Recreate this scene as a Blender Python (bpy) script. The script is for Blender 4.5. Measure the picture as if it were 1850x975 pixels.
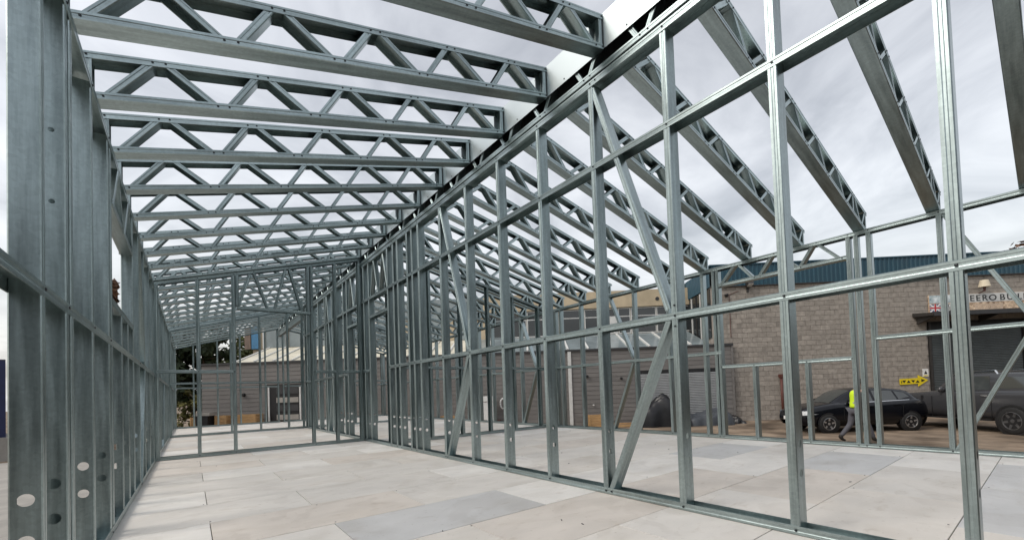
import bpy, math, random
from mathutils import Vector, Matrix
R = math.radians
random.seed(7)
for o in list(bpy.data.objects): bpy.data.objects.remove(o)
S = bpy.context.scene
COL = S.collection

# ------------------------------------------------------------------ camera
CAMZ = 0.7634
yaw, pitch, roll = .6547, .0255, -.0349
Fw = Vector((math.sin(yaw)*math.cos(pitch), math.cos(yaw)*math.cos(pitch), math.sin(pitch)))
R0 = Vector((math.cos(yaw), -math.sin(yaw), 0)); U0 = R0.cross(Fw)
cr, sr = math.cos(roll), math.sin(roll)
Rt = R0*cr + U0*sr; Up = U0*cr - R0*sr
cd = bpy.data.cameras.new('camera'); cam = bpy.data.objects.new('camera', cd); COL.objects.link(cam)
m = Matrix((Rt, Up, -Fw)).transposed().to_4x4(); m.translation = (0, 0, CAMZ); cam.matrix_world = m
cd.sensor_fit = 'HORIZONTAL'; cd.sensor_width = 36; cd.lens = 755.4/1850*36
cd.shift_x = (925-923.4)/1850; cd.shift_y = (687.34-487.5)/1850
cd.clip_start = .05; cd.clip_end = 2000
S.camera = cam

# ------------------------------------------------------------------ sky, sun, exposure
SUN_EL, SUN_AZ = R(46), R(282)          # azimuth clockwise from +y
w = bpy.data.worlds.new('World'); S.world = w; w.use_nodes = True
nt = w.node_tree; nt.nodes.clear()
def N(t, **k):
    n = nt.nodes.new(t)
    for a, b in k.items(): setattr(n, a, b)
    return n
out = N('ShaderNodeOutputWorld'); bg = N('ShaderNodeBackground'); bg2 = N('ShaderNodeBackground'); add = N('ShaderNodeAddShader')
sky = N('ShaderNodeTexSky', sky_type='NISHITA', sun_disc=False, sun_elevation=SUN_EL, sun_rotation=SUN_AZ)
sky.dust_density = 4.0; sky.air_density = 1.5
bg.inputs['Strength'].default_value = .05
tc = N('ShaderNodeTexCoord'); sep = N('ShaderNodeSeparateXYZ'); L = nt.links.new
L(tc.outputs['Generated'], sep.inputs[0])
def M_(op, a, b):
    n = N('ShaderNodeMath', operation=op)
    for i, v in enumerate((a, b)):
        if isinstance(v, (int, float)): n.inputs[i].default_value = v
        else: L(v, n.inputs[i])
    return n.outputs[0]
den = M_('ADD', M_('MAXIMUM', sep.outputs[2], 0.0), .22)
cmb = N('ShaderNodeCombineXYZ'); L(M_('DIVIDE', sep.outputs[0], den), cmb.inputs[0]); L(M_('DIVIDE', sep.outputs[1], den), cmb.inputs[1])
n1 = N('ShaderNodeTexNoise'); n1.inputs['Scale'].default_value = 2.0; n1.inputs['Detail'].default_value = 7; n1.inputs['Roughness'].default_value = .55; n1.inputs['Distortion'].default_value = .6
L(cmb.outputs[0], n1.inputs['Vector'])
rp = N('ShaderNodeValToRGB'); e = rp.color_ramp.elements
e[0].position = .34; e[0].color = (.47, .468, .478, 1); e[1].position = .68; e[1].color = (.94, .938, .94, 1)
e2 = e.new(.50); e2.color = (.71, .708, .718, 1)
L(n1.outputs[0], rp.inputs[0]); L(rp.outputs[0], bg2.inputs[0]); bg2.inputs[1].default_value = .83
L(sky.outputs[0], bg.inputs[0]); L(bg.outputs[0], add.inputs[0]); L(bg2.outputs[0], add.inputs[1]); L(add.outputs[0], out.inputs[0])
sd = bpy.data.lights.new('sun', 'SUN'); sd.energy = 1.3; sd.angle = R(24); sd.color = (1, .96, .9)
so = bpy.data.objects.new('sun', sd); COL.objects.link(so)
sdir = Vector((math.sin(SUN_AZ)*math.cos(SUN_EL), math.cos(SUN_AZ)*math.cos(SUN_EL), math.sin(SUN_EL)))
so.rotation_euler = sdir.to_track_quat('Z', 'Y').to_euler(); so.location = sdir*60
S.view_settings.view_transform = 'Standard'; S.view_settings.look = 'None'
S.view_settings.exposure = 0.12; S.view_settings.gamma = 1; S.view_settings.use_curve_mapping = False

# ------------------------------------------------------------------ materials
MATS = {}
def mat(name, col, rough=.6, metal=0., var=.15, scale=8., stretch=(1, 1, 1), bump=0., bscale=None, rnd=.0, spec=.5, detail=5., coat=0., col2=None, trans=0., lo=.35, hi=.65, stain=None, spangle=0.):
    m = bpy.data.materials.new(name); m.use_nodes = True; t = m.node_tree; p = t.nodes['Principled BSDF']; l = t.links.new
    p.inputs['Roughness'].default_value = rough; p.inputs['Metallic'].default_value = metal
    p.inputs['Specular IOR Level'].default_value = spec; p.inputs['Coat Weight'].default_value = coat
    tc = t.nodes.new('ShaderNodeTexCoord'); mp = t.nodes.new('ShaderNodeMapping'); oi = t.nodes.new('ShaderNodeObjectInfo')
    mp.inputs['Scale'].default_value = stretch
    va = t.nodes.new('ShaderNodeVectorMath'); va.operation = 'SCALE'; va.inputs['Scale'].default_value = 37.
    cx = t.nodes.new('ShaderNodeCombineXYZ'); l(oi.outputs['Random'], cx.inputs[0]); l(oi.outputs['Random'], cx.inputs[2]); l(cx.outputs[0], va.inputs[0])
    ad = t.nodes.new('ShaderNodeVectorMath'); l(tc.outputs['Object'], ad.inputs[0]); l(va.outputs[0], ad.inputs[1]); l(ad.outputs[0], mp.inputs[0])
    nz = t.nodes.new('ShaderNodeTexNoise'); nz.inputs['Scale'].default_value = scale; nz.inputs['Detail'].default_value = detail; nz.inputs['Roughness'].default_value = .6
    l(mp.outputs[0], nz.inputs['Vector'])
    rp = t.nodes.new('ShaderNodeValToRGB'); e = rp.color_ramp.elements
    a = [max(0, c*(1-var)) for c in col]; b = [c*(1+var) for c in (col2 or col)]
    e[0].position = lo; e[1].position = hi; e[0].color = (*a, 1); e[1].color = (*b, 1)
    l(nz.outputs[0], rp.inputs[0]); last = rp.outputs[0]
    if rnd:
        hs = t.nodes.new('ShaderNodeHueSaturation'); mr = t.nodes.new('ShaderNodeMapRange'); mr.inputs[3].default_value = 1-rnd; mr.inputs[4].default_value = 1+rnd
        l(oi.outputs['Random'], mr.inputs[0]); l(mr.outputs[0], hs.inputs['Value']); l(last, hs.inputs['Color']); last = hs.outputs[0]
    def mul(fac_out, p0, p1, dark):
        nonlocal last
        r2 = t.nodes.new('ShaderNodeValToRGB'); r2.color_ramp.elements[0].position = p0; r2.color_ramp.elements[1].position = p1
        r2.color_ramp.elements[0].color = (1, 1, 1, 1); r2.color_ramp.elements[1].color = (*dark, 1)
        l(fac_out, r2.inputs[0]); mx = t.nodes.new('ShaderNodeMix'); mx.data_type = 'RGBA'; mx.blend_type = 'MULTIPLY'; mx.inputs[0].default_value = 1
        l(last, mx.inputs[6]); l(r2.outputs[0], mx.inputs[7]); last = mx.outputs[2]
    if stain:
        for sc_, p0, p1, dark, dis, st_ in stain:
            n2 = t.nodes.new('ShaderNodeTexNoise'); n2.inputs['Scale'].default_value = sc_; n2.inputs['Detail'].default_value = 7; n2.inputs['Distortion'].default_value = dis
            m2 = t.nodes.new('ShaderNodeMapping'); m2.inputs['Scale'].default_value = st_; l(ad.outputs[0], m2.inputs[0]); l(m2.outputs[0], n2.inputs['Vector']); mul(n2.outputs[0], p0, p1, dark)
    if spangle:
        vo = t.nodes.new('ShaderNodeTexVoronoi'); vo.inputs['Scale'].default_value = 75; l(ad.outputs[0], vo.inputs['Vector'])
        sx_ = t.nodes.new('ShaderNodeSeparateColor'); l(vo.outputs['Color'], sx_.inputs[0]); mul(sx_.outputs[0], 0, 1, (1-spangle,)*3)
    l(last, p.inputs['Base Color'])
    if var:
        mr2 = t.nodes.new('ShaderNodeMapRange'); mr2.inputs[1].default_value = .3; mr2.inputs[2].default_value = .7
        mr2.inputs[3].default_value = max(.02, rough*.82); mr2.inputs[4].default_value = min(1, rough*1.2); l(nz.outputs[0], mr2.inputs[0]); l(mr2.outputs[0], p.inputs['Roughness'])
    if bump:
        bp = t.nodes.new('ShaderNodeBump'); bp.inputs['Strength'].default_value = bump; bp.inputs['Distance'].default_value = .01
        nb = t.nodes.new('ShaderNodeTexNoise'); nb.inputs['Scale'].default_value = bscale or scale*4; nb.inputs['Detail'].default_value = 4; l(mp.outputs[0], nb.inputs['Vector'])
        l(nb.outputs[0], bp.inputs['Height']); l(bp.outputs[0], p.inputs['Normal'])
    if trans: p.inputs['Transmission Weight'].default_value = trans
    MATS[name] = m; return m
mat('steel', (.382, .455, .460), .34, 1., .20, 30, (1, 1, .07), bump=.05, bscale=55, rnd=.10, detail=6, spangle=.13, stain=[(5, .50, .68, (.86, .87, .87), .8, (1, 1, .25)), (60, .58, .72, (.84, .85, .86), .0, (1, 1, .03))])
mat('steel_plate', (.50, .555, .57), .42, 1., .03, 2, rnd=.04)
mat('screw', (.05, .055, .06), .45, .8, .1)
B_ST = dict(rough=.82, var=.055, scale=2.6, stretch=(1, 1.7, 1), bump=.12, bscale=40, spec=.25, rnd=.035, detail=8, stain=[(1.7, .50, .68, (.925, .915, .90), 1.2, (1, 1.3, 1)), (7, .60, .72, (.90, .88, .86), .6, (1, 2.2, 1)), (42, .66, .74, (.80, .78, .76), .0, (1, 1, 1)), (.9, .56, .60, (.94, .935, .93), 2.5, (1, 1, 1))])
mat('board_beige', (.675, .640, .592), **B_ST); mat('board_warm', (.645, .598, .545), **B_ST)
mat('board_white', (.76, .738, .70), **B_ST); mat('board_grey', (.575, .575, .57), **B_ST); mat('board_pale', (.675, .648, .608), **B_ST)
mat('joint', (.10, .095, .09), .9, var=.2)
mat('subframe', (.06, .06, .062), .6, .4)
mat('ground', (.160, .118, .082), .95, var=.38, scale=.7, bump=.5, bscale=14, col2=(.24, .185, .135), detail=10, spec=.3, stain=[(.35, .50, .62, (.62, .60, .58), 1.5, (1, 1, 1)), (3.5, .55, .70, (.70, .66, .62), .5, (1, .25, 1))])
mat('block', (.318, .286, .252), .92, var=.20, scale=5, bump=.35, bscale=60, rnd=.12, spec=.2)
mat('mortar', (.315, .288, .262), .95, var=.1, scale=10, spec=.2)
mat('teal', (.010, .058, .090), .45, var=.12, scale=1.2, rnd=.04)
mat('clad', (.168, .158, .150), .7, var=.14, scale=3, stretch=(.4, 3, 3), bump=.1, rnd=.06)
mat('trim_white', (.62, .62, .60), .6, var=.08)
mat('cream', (.50, .415, .29), .85, var=.12, scale=1.4, bump=.1, spec=.2)
mat('glass', (.018, .022, .025), .07, var=0, spec=.8)
mat('car_glass', (.045, .052, .052), .05, var=0, spec=1.0)
mat('panel_pale', (.60, .565, .46), .5, var=.15, scale=1.)
mat('glass_pale', (.22, .26, .27), .14, var=.2, scale=.8, spec=.7)
mat('frame_white', (.66, .66, .64), .5, var=.05)
mat('frame_dark', (.035, .032, .03), .5, var=.1)
mat('shutter', (.33, .34, .345), .5, .35, .08, 3); mat('shutter_dark', (.10, .115, .118), .5, .35, .1, 3)
mat('black', (.012, .012, .013), .5, var=.2, scale=4)
mat('rust', (.10, .03, .022), .6, var=.25, scale=14)
mat('yellow', (.78, .60, .015), .5, var=.06); mat('white', (.78, .78, .76), .5, var=.04); mat('red', (.52, .03, .04), .5, var=.05); mat('navy', (.02, .03, .15), .5, var=.05)
mat('sign_sky', (.30, .45, .50), .5, var=.35, scale=2.5, col2=(.62, .66, .66)); mat('sign_brick', (.34, .19, .11), .5, var=.4, scale=6, col2=(.62, .48, .34)); mat('ink', (.015, .015, .015), .5, var=0)
mat('sign_tan', (.60, .46, .34), .5, var=.1)
mat('lampshade', (.66, .58, .44), .6, var=.06)
mat('paint_black', (.003, .0035, .006), .22, var=0, coat=.15, spec=.35); mat('paint_grey', (.045, .046, .050), .20, var=0, coat=.15, spec=.4)
mat('rubber', (.014, .014, .014), .8, var=.15, scale=20); mat('alloy', (.62, .62, .63), .3, .9, .04); mat('alloy_dark', (.20, .20, .205), .4, .8, .1)
mat('chrome', (.7, .7, .7), .15, 1., 0); mat('lens', (.75, .77, .78), .1, .2, .0)
mat('tarp', (.010, .010, .012), .34, var=.2, scale=3, bump=.1, spec=.45); mat('tarp_grey', (.055, .062, .072), .4, var=.2, scale=3, bump=.2)
mat('wood', (.42, .26, .12), .8, var=.25, scale=6, stretch=(1, 8, 8)); mat('card', (.50, .335, .16), .8, var=.12)
mat('bark', (.07, .05, .035), .95, var=.3, scale=9, bump=.4)
for nme, c in (('leaf_dark', (.022, .034, .013)), ('leaf_mid', (.05, .065, .02)), ('leaf_olive', (.11, .105, .03)), ('leaf_rust', (.11, .055, .03))):
    mat(nme, c, .7, var=.4, scale=2.5, spec=.3)
mat('skin', (.42, .25, .18), .55, var=.05); mat('hivis', (.62, .85, .02), .7, var=.04); mat('denim', (.085, .085, .10), .85, var=.12, scale=20); mat('jacket', (.015, .017, .02), .8, var=.1); mat('boot', (.02, .018, .016), .7, var=.1); mat('hair', (.03, .02, .015), .7, var=.1)
mat('blue', (.010, .016, .065), .5, var=.15); mat('blue_panel', (.06, .20, .36), .5, var=.1); mat('brick_brown', (.20, .15, .12), .9, var=.2, scale=5)
mat('concrete', (.34, .32, .29), .9, var=.14, scale=2, bump=.2)

# ------------------------------------------------------------------ helpers
def tag(o, label=None, cat=None, group=None, kind=None):
    if label: o['label'] = label
    if cat: o['category'] = cat
    if group: o['group'] = group
    if kind: o['kind'] = kind
    return o
PW = {}
def thing(name, loc, rotz=0., label=None, cat=None, group=None, kind=None):
    o = bpy.data.objects.new(name, None); COL.objects.link(o); o.empty_display_size = .2
    o.location = loc; o.rotation_euler = (0, 0, rotz)
    PW[o] = Matrix.Translation(loc) @ Matrix.Rotation(rotz, 4, 'Z')
    return tag(o, label, cat, group, kind)
def link(name, me, parent=None, world=None, local=None):
    o = bpy.data.objects.new(name, me); COL.objects.link(o)
    if parent is not None:
        o.parent = parent
        if world is not None: local = PW[parent].inverted() @ world
        o.matrix_basis = local if local is not None else Matrix()
        PW[o] = PW[parent] @ o.matrix_basis
    else:
        o.matrix_basis = world if world is not None else (local or Matrix()); PW[o] = o.matrix_basis.copy()
    return o
class MB:
    def __init__(s): s.v = []; s.f = []
    def quadstrip(s, rows, close=False):
        b = len(s.v); n = len(rows[0])
        for r in rows: s.v += [tuple(p) for p in r]
        for i in range(len(rows)-1):
            for j in range(n if close else n-1):
                k = (j+1) % n; s.f.append((b+i*n+j, b+i*n+k, b+(i+1)*n+k, b+(i+1)*n+j))
        return b
    def poly(s, pts): b = len(s.v); s.v += [tuple(p) for p in pts]; s.f.append(tuple(range(b, b+len(pts))))
    def box(s, x0, x1, y0, y1, z0, z1, mx=None):
        p = [(x, y, z) for x in (x0, x1) for y in (y0, y1) for z in (z0, z1)]
        if mx: p = [tuple(mx @ Vector(q)) for q in p]
        b = len(s.v); s.v += p
        for q in ((0, 1, 3, 2), (4, 6, 7, 5), (0, 4, 5, 1), (2, 3, 7, 6), (0, 2, 6, 4), (1, 5, 7, 3)): s.f.append(tuple(b+i for i in q))
    def prism(s, pts, d):            # planar polygon pts, extruded by vector d
        d = Vector(d); b = len(s.v); n = len(pts); s.v += [tuple(p) for p in pts] + [tuple(Vector(p)+d) for p in pts]
        s.f.append(tuple(range(b, b+n))[::-1]); s.f.append(tuple(range(b+n, b+2*n)))
        for i in range(n): k = (i+1) % n; s.f.append((b+i, b+k, b+n+k, b+n+i))
    def cyl(s, p0, p1, r0, r1=None, n=10, caps=True):
        r1 = r0 if r1 is None else r1; p0 = Vector(p0); p1 = Vector(p1); z = (p1-p0).normalized()
        x = z.orthogonal().normalized(); y = z.cross(x); rr = []
        for p, r in ((p0, r0), (p1, r1)): rr.append([p + x*r*math.cos(2*math.pi*i/n) + y*r*math.sin(2*math.pi*i/n) for i in range(n)])
        b = s.quadstrip(rr, True)
        if caps: s.f.append(tuple(b+i for i in range(n))[::-1]); s.f.append(tuple(b+n+i for i in range(n)))
    def lathe(s, prof, axis='y', n=24, c=(0, 0, 0)):      # prof: (radius, along)
        rows = []
        for r, a in prof:
            row = []
            for i in range(n):
                t = 2*math.pi*i/n; u, v = r*math.cos(t), r*math.sin(t)
                row.append((c[0]+u, c[1]+a, c[2]+v) if axis == 'y' else (c[0]+u, c[1]+v, c[2]+a))
            rows.append(row)
        s.quadstrip(rows, True)
    def mesh(s, mt, smooth=False):
        me = bpy.data.meshes.new('m'); me.from_pydata(s.v, [], s.f); me.materials.append(MATS[mt])
        if smooth: me.polygons.foreach_set('use_smooth', [True]*len(me.polygons))
        me.update(); return me
    def build(s, name, mt, parent=None, local=None, smooth=False, world=None): return link(name, s.mesh(mt, smooth), parent, world, local)

# --- cold formed steel members ------------------------------------------------
CACHE = {}
def section(a, b, lip, t=.002, c=.004):
    h = a/2; g = .0016
    lf = [(-h, b), (-h, b*.70), (-h+g, b*.62), (-h+g, b*.42), (-h, b*.34), (-h, c)]; rt = [(-x, y) for x, y in lf[::-1]]
    if lip: return [(-h+lip, b)]+lf+[(-h+c, 0), (h-c, 0)]+rt+[(h-lip, b), (h-lip, b-t), (h-t-g, b-t), (h-t-g, t), (-h+t+g, t), (-h+t+g, b-t), (-h+lip, b-t)], 7, 18
    return lf+[(-h+c, 0), (h-c, 0)]+rt+[(h-t-g, b), (h-t-g, t), (-h+t+g, t), (-h+t+g, b)], 6, 15
def member_mesh(Ln, a, b, lip, holes, mt):
    key = (round(Ln, 4), a, b, lip, holes, mt)
    if key in CACHE: return CACHE[key]
    pts, w1, w2 = section(a, b, lip); n = len(pts); mb = MB()
    mb.v = [(x, y, 0) for x, y in pts] + [(x, y, Ln) for x, y in pts]
    for i in range(n):
        if holes and i in (w1, w2): continue
        k = (i+1) % n; mb.f.append((i, k, n+k, n+i))
    mb.f.append(tuple(range(n))[::-1]); mb.f.append(tuple(range(n, 2*n)))
    if holes:
        for yy, hw in ((0, a/2-.004), (.002, a/2-.0036)):
            zc = 0
            for hz, hr in holes:
                mb.poly([(-hw, yy, zc), (hw, yy, zc), (hw, yy, hz-hw), (-hw, yy, hz-hw)])
                sq = []; ci = []
                for i in range(16):
                    t = 2*math.pi*i/16; cx, cz = math.cos(t), math.sin(t); q = hw/max(abs(cx), abs(cz))
                    sq.append((cx*q, yy, hz+cz*q)); ci.append((cx*hr, yy, hz+cz*hr))
                mb.quadstrip([sq, ci], True); zc = hz+hw
            mb.poly([(-hw, yy, zc), (hw, yy, zc), (hw, yy, Ln), (-hw, yy, Ln)])
    me = mb.mesh(mt); CACHE[key] = me; return me
def member(name, parent, p0, p1, xh, a=.1, b=.042, lip=0., holes=(), mt='steel', label=None):
    p0 = Vector(p0); p1 = Vector(p1); d = p1-p0; z = d.normalized(); xh = Vector(xh); x = (xh - z*xh.dot(z)).normalized(); y = z.cross(x)
    mx = Matrix((x, y, z)).transposed().to_4x4(); mx.translation = p0
    o = link(name, member_mesh(d.length, a, b, lip, tuple(holes), mt), parent, mx)
    if label: o['label'] = label
    return o
def screws(parent, pts, nrm, r=.0065, h=.004):
    mb = MB(); n = Vector(nrm); inv = PW[parent].inverted()
    for p in pts:
        p = inv @ Vector(p); mb.cyl(p, p+n*h, r, r*.7, 6)
    o = mb.build('screws', 'screw', parent); o['kind'] = 'stuff'; return o
X, Y, Z = Vector((1, 0, 0)), Vector((0, 1, 0)), Vector((0, 0, 1))

# ------------------------------------------------------------------ estate frame: u along the units, v away from the camera
A40 = R(40); EU = Vector((math.cos(A40), -math.sin(A40), 0)); EV = Vector((math.sin(A40), math.cos(A40), 0))
ZG = -1.0
def E_(u, v, z=0.): return EU*u + EV*v + Vector((0, 0, z))
def ething(name, u, v, z, label, cat, group=None, rot=0.): return thing(name, E_(u, v, z), -A40+rot, label, cat, group)

# ================================================================== GROUND
mb = MB(); n = 60
def gx(i): return math.copysign(abs(i/30-1)**2.2, i-30)*450
mb.quadstrip([[(gx(i), gx(j), ZG + .015*math.sin(i*1.7)*math.cos(j*1.3)) for j in range(n+1)] for i in range(n+1)])
g = mb.build('ground', 'ground', smooth=True); g['kind'] = 'structure'
# light concrete apron left of the building
mb = MB(); mb.box(-9, -.62, -6, 20.5, ZG-.1, ZG+.05); o = mb.build('pavement', 'concrete'); o['kind'] = 'structure'

# ================================================================== RAISED FLOOR OF BOARDS
X0, X1, Y0, Y1 = -.50, 6.08, -.45, 16.12
floor = thing('floor', (0, 0, 0)); floor['kind'] = 'structure'
mb = MB(); mb.box(X0, X1, Y0, Y1, -.045, -.0225); mb.build('underlay', 'joint', floor)
mb = MB()
for x in (X0+.03, 1.6, 3.8, X1-.13): mb.box(x, x+.1, Y0, Y1, -.30, -.046)
mb.build('floor_beam', 'subframe', floor)
for i in range(6):
    for x in (X0+.03, 2.3, X1-.15):
        mb = MB(); yy = Y0+.1+i*3.2; mb.box(x, x+.12, yy, yy+.12, ZG, -.301); mb.build('support_post', 'subframe', floor)
ra, rb, ca, cb = .9314, .5915, .0883, 1.196
random.seed(11)
SPEC = {(2, 3): 'board_grey', (0, 3): 'board_grey', (-2, 3): 'board_grey', (-2, 2): 'board_grey', (2, 0): 'board_grey', (5, -1): 'board_white', (3, -1): 'board_white',
        (7, 0): 'board_white', (4, 1): 'board_white', (2, 1): 'board_white', (8, 0): 'board_pale', (6, 0): 'board_pale', (7, -1): 'board_pale', (5, 0): 'board_pale', (4, 0): 'board_pale', (3, 0): 'board_warm', (1, 1): 'board_warm', (1, 2): 'board_warm', (0, 1): 'board_pale', (0, 2): 'board_warm', (1, 0): 'board_beige', (-1, 2): 'board_beige', (2, 2): 'board_white', (1, 3): 'board_white', (-1, 3): 'board_pale', (-1, 4): 'board_white'}
BC = {}
g_ = .0022
for j in range(-3, 27):
    y0, y1 = max(Y0, ra+rb*j), min(Y1, ra+rb*(j+1))
    if y1-y0 < .03: continue
    off = ca if j % 2 else ca-.598+1.196   # odd rows start at ca, even rows half a board further
    for k in range(-2, 6):
        x0, x1 = max(X0, off+cb*k), min(X1, off+cb*(k+1))
        if x1-x0 < .03: continue
        kk = k if not (j % 2) else k
        mt = SPEC.get((j, k)) or random.choice(['board_beige']*4+['board_warm']*3+['board_pale']*4+['board_white']*2)
        key = (round(x1-x0, 3), round(y1-y0, 3), mt)
        if key not in BC:
            mb = MB(); a, b_ = (x1-x0)/2-g_, (y1-y0)/2-g_; c = .0015
            mb.quadstrip([[(-a, -b_, -.022), (a, -b_, -.022), (a, b_, -.022), (-a, b_, -.022)], [(-a, -b_, -c), (a, -b_, -c), (a, b_, -c), (-a, b_, -c)], [(-a+c, -b_+c, 0), (a-c, -b_+c, 0), (a-c, b_-c, 0), (-a+c, b_-c, 0)]], True)
            mb.f.append((8, 9, 10, 11)); BC[key] = mb.mesh(mt)
        mx = Matrix.Translation(((x0+x1)/2, (y0+y1)/2, random.uniform(-.001, .0)))
        if random.random() < .5: mx = mx @ Matrix.Rotation(math.pi, 4, 'Z')
        link('board', BC[key], floor, mx)

fs = MB(); random.seed(21)
for j in range(-2, 14):
    for k in range(-1, 10):
        if random.random() < .55:
            x_, y_ = ca+.598*k+random.uniform(-.03, .03), ra+rb*j+random.choice((-.03, .03)); 
            if X0+.1 < x_ < X1-.1 and Y0+.1 < y_: fs.cyl((x_, y_, -.003), (x_, y_, .0012), .0055, .0045, 6)
for i in range(16):
    x_, y_ = random.uniform(0, 5.8), random.uniform(.8, 7); a = random.uniform(0, 6.28); fs.box(-.009, .009, -.002, .002, .0005, .004, Matrix.Translation((x_, y_, 0)) @ Matrix.Rotation(a, 4, 'Z'))
o = fs.build('floor_screws', 'screw', floor); o['kind'] = 'stuff'

# ================================================================== STEEL FRAME
W, D, FL = 2.384, .1, .042
XL, XR = -.372, 5.955
YA, YB, YC, YD = 7.31, 11.97, 16.0, 6.39
ZR1, ZR2, ZT = 1.196, 2.40, 3.025
HOLES = ((.30, .019), (.448, .019))
def stud(par, xc, y, z0, z1, holes=HOLES, name='stud', flip=False):     # in a wall running along y; web faces -y
    if flip: return member(name, par, (xc, y, z1), (xc, y, z0), X, D-.004, FL, .010)
    return member(name, par, (xc, y, z0+.003), (xc, y, z1), X, D-.004, FL, .010, [(h-z0, r) for h, r in holes])
def rail_y(par, xc, y0, y1, zc, name='rail', h=.045, a=None):
    a = a or D; return member(name, par, (xc, y0, zc+h/2), (xc, y1, zc+h/2), X, a, h)
def track_y(par, xc, y0, y1, z0=0., h=.045): return member('bottom_track', par, (xc, y1, z0+.001), (xc, y0, z0+.001), X, D, h)
def studx(par, yc, x, z0, z1, name='stud', sgn=1): return member(name, par, (x, yc, z0+.003), (x, yc, z1), Y*sgn, D-.004, FL, .010)
def rail_x(par, yc, x0, x1, z, name='rail', h=.042, z1=None): return member(name, par, (x1, yc, (z if z1 is None else z1)+h/2), (x0, yc, z+h/2), Y, D, h)
def track_x(par, yc, x0, x1, h=.045): return member('bottom_track', par, (x0, yc, .001), (x1, yc, .001), Y, D, h)
def brace(par, p0, p1, xh, a=.09, b=.036, flip=False): return member('brace', par, *((p1, p0) if flip else (p0, p1)), xh, a, b, .008)

# ---- spine wall
sp = thing('stud_wall', (W+.05, Y0, 0), 0, 'long central galvanised stud wall under the ridge, with K braces and two doorways', 'stud wall', 'steel stud walls of the frame')
xc = W+D/2
ys = [-.382+.6*k-.018 for k in range(0, 9)]
ys9 = [5.0, 5.2, 5.36, 5.70, 5.86, 6.09]
post = [6.94, 7.20, 7.34, 8.18, 8.42, 8.86, 9.25, 9.72, 9.85, 10.45, 11.05, 11.65, 11.93]
for y in ys+ys9+post: stud(sp, xc, y, 0, ZT-.03+.022, holes=HOLES if y < 10 else ())
track_y(sp, xc, Y0+.02, YB+.08)
member('beam_soffit', sp, (xc, YC+.05, 2.895), (xc, YB+.03, 2.895), X, D, .10)
def broken_rail(par, xc, z, cuts, y0, y1, name='rail'):
    a = y0
    for c0, c1 in cuts+[(y1, y1)]:
        if c0 > a: rail_y(par, xc, a, c0, z, name)
        a = c1
broken_rail(sp, xc, ZR1, [(6.13, 6.94), (7.38, 8.18)], Y0+.02, YB)
broken_rail(sp, xc, ZR2, [], Y0+.02, YB)
for a, b in ((6.13, 6.94), (7.38, 8.18)):
    rail_y(sp, xc, a, b, 2.085, 'door_head')
    nn = 4; st = (b-a)/nn
    for i in range(nn):
        p, q = (a+st*i, ZR2+.02), (a+st*(i+1), ZT-.03)
        if i % 2: p, q = (p[0], q[1]), (q[0], p[1])
        member('header_web', sp, (xc, p[0]+.02, p[1]), (xc, q[0]-.02, q[1]), X, .07, .03)
member('top_track', sp, (xc, Y0+.02, ZT+.022), (xc, YC+.05, ZT+.022), X, D+.004, .05)
for ka, kb in ((4, 3), (8, 7)):
    ya, yb = ys[ka]-.012, ys[kb]+FL+.008
    brace(sp, (xc, ya-.03, .03), (xc, yb, ZR1-.03), X)
    brace(sp, (xc, yb, ZR1+.05), (xc, ya+.0, ZT-.04), X)
brace(sp, (xc, 9.7, .03), (xc, 9.30, ZR1-.03), X); brace(sp, (xc, 9.30, ZR1+.05), (xc, 9.66, ZT-.04), X)
sc = []
for y in ys+ys9+post[:8]:
    for z in (.024, ZR1, ZR2, ZT): sc.append((W-.003, y+.02, z))
for ka in (4, 8): sc += [(W-.003, ys[ka]-.03, .024), (W-.003, ys[ka]-.03, ZT), (W-.003, ys[ka-1]+.02, ZR1+.065), (W-.003, ys[ka-1]+.02, ZR1-.065)]
screws(sp, sc, (-1, 0, 0))

# ---- ridge beam on top of the spine wall
rbm = thing('ridge_beam', (W+.05, Y0, 3.05), 0, 'lattice ridge beam with bright flat side plates lying along the central wall', 'beam')
member('bottom_chord', rbm, (xc, YC+.05, 3.062), (xc, Y0, 3.062), X, D, .042)
member('top_chord', rbm, (xc, Y0, 3.452), (xc, YC+.05, 3.452), X, D-.01, .042)
mb = MB(); mb.box(-.001, .001, 0, YC-Y0, 0, .345); mb.build('membrane', 'black', rbm, world=Matrix.Translation((W+D-.012, Y0, 3.10)))
yy = 1.55-.497*4; sc = []
while yy < YC-.3:
    member('web', rbm, (xc, yy+.025, 3.075), (xc, yy+.22, 3.44), X, .08, .034)
    member('web', rbm, (xc, yy-.025, 3.075), (xc, yy-.22, 3.44), X, .08, .034)
    sc += [(W-.002, yy+.03, 3.085), (W-.002, yy-.03, 3.085)]; yy += .497
for k in range(-3, 24):
    a = 1.873+.6*k; b = a+.597
    if a < Y0: a = Y0
    if b > YC: b = YC
    for sx, nm in ((W-.0035, 'side_plate'), (W+D+.0015, 'side_plate')):
        mb = MB(); mb.box(-.001, .001, 0, b-a, 0, .257); mb.build(nm, 'steel_plate', rbm, world=Matrix.Translation((sx, a, 3.193)))
    sc += [(W-.0046, a+.14, 3.415), (W-.0046, a+.40, 3.22), (W-.0046, a+.14, 3.25)]
screws(rbm, sc, (-1, 0, 0))

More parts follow.
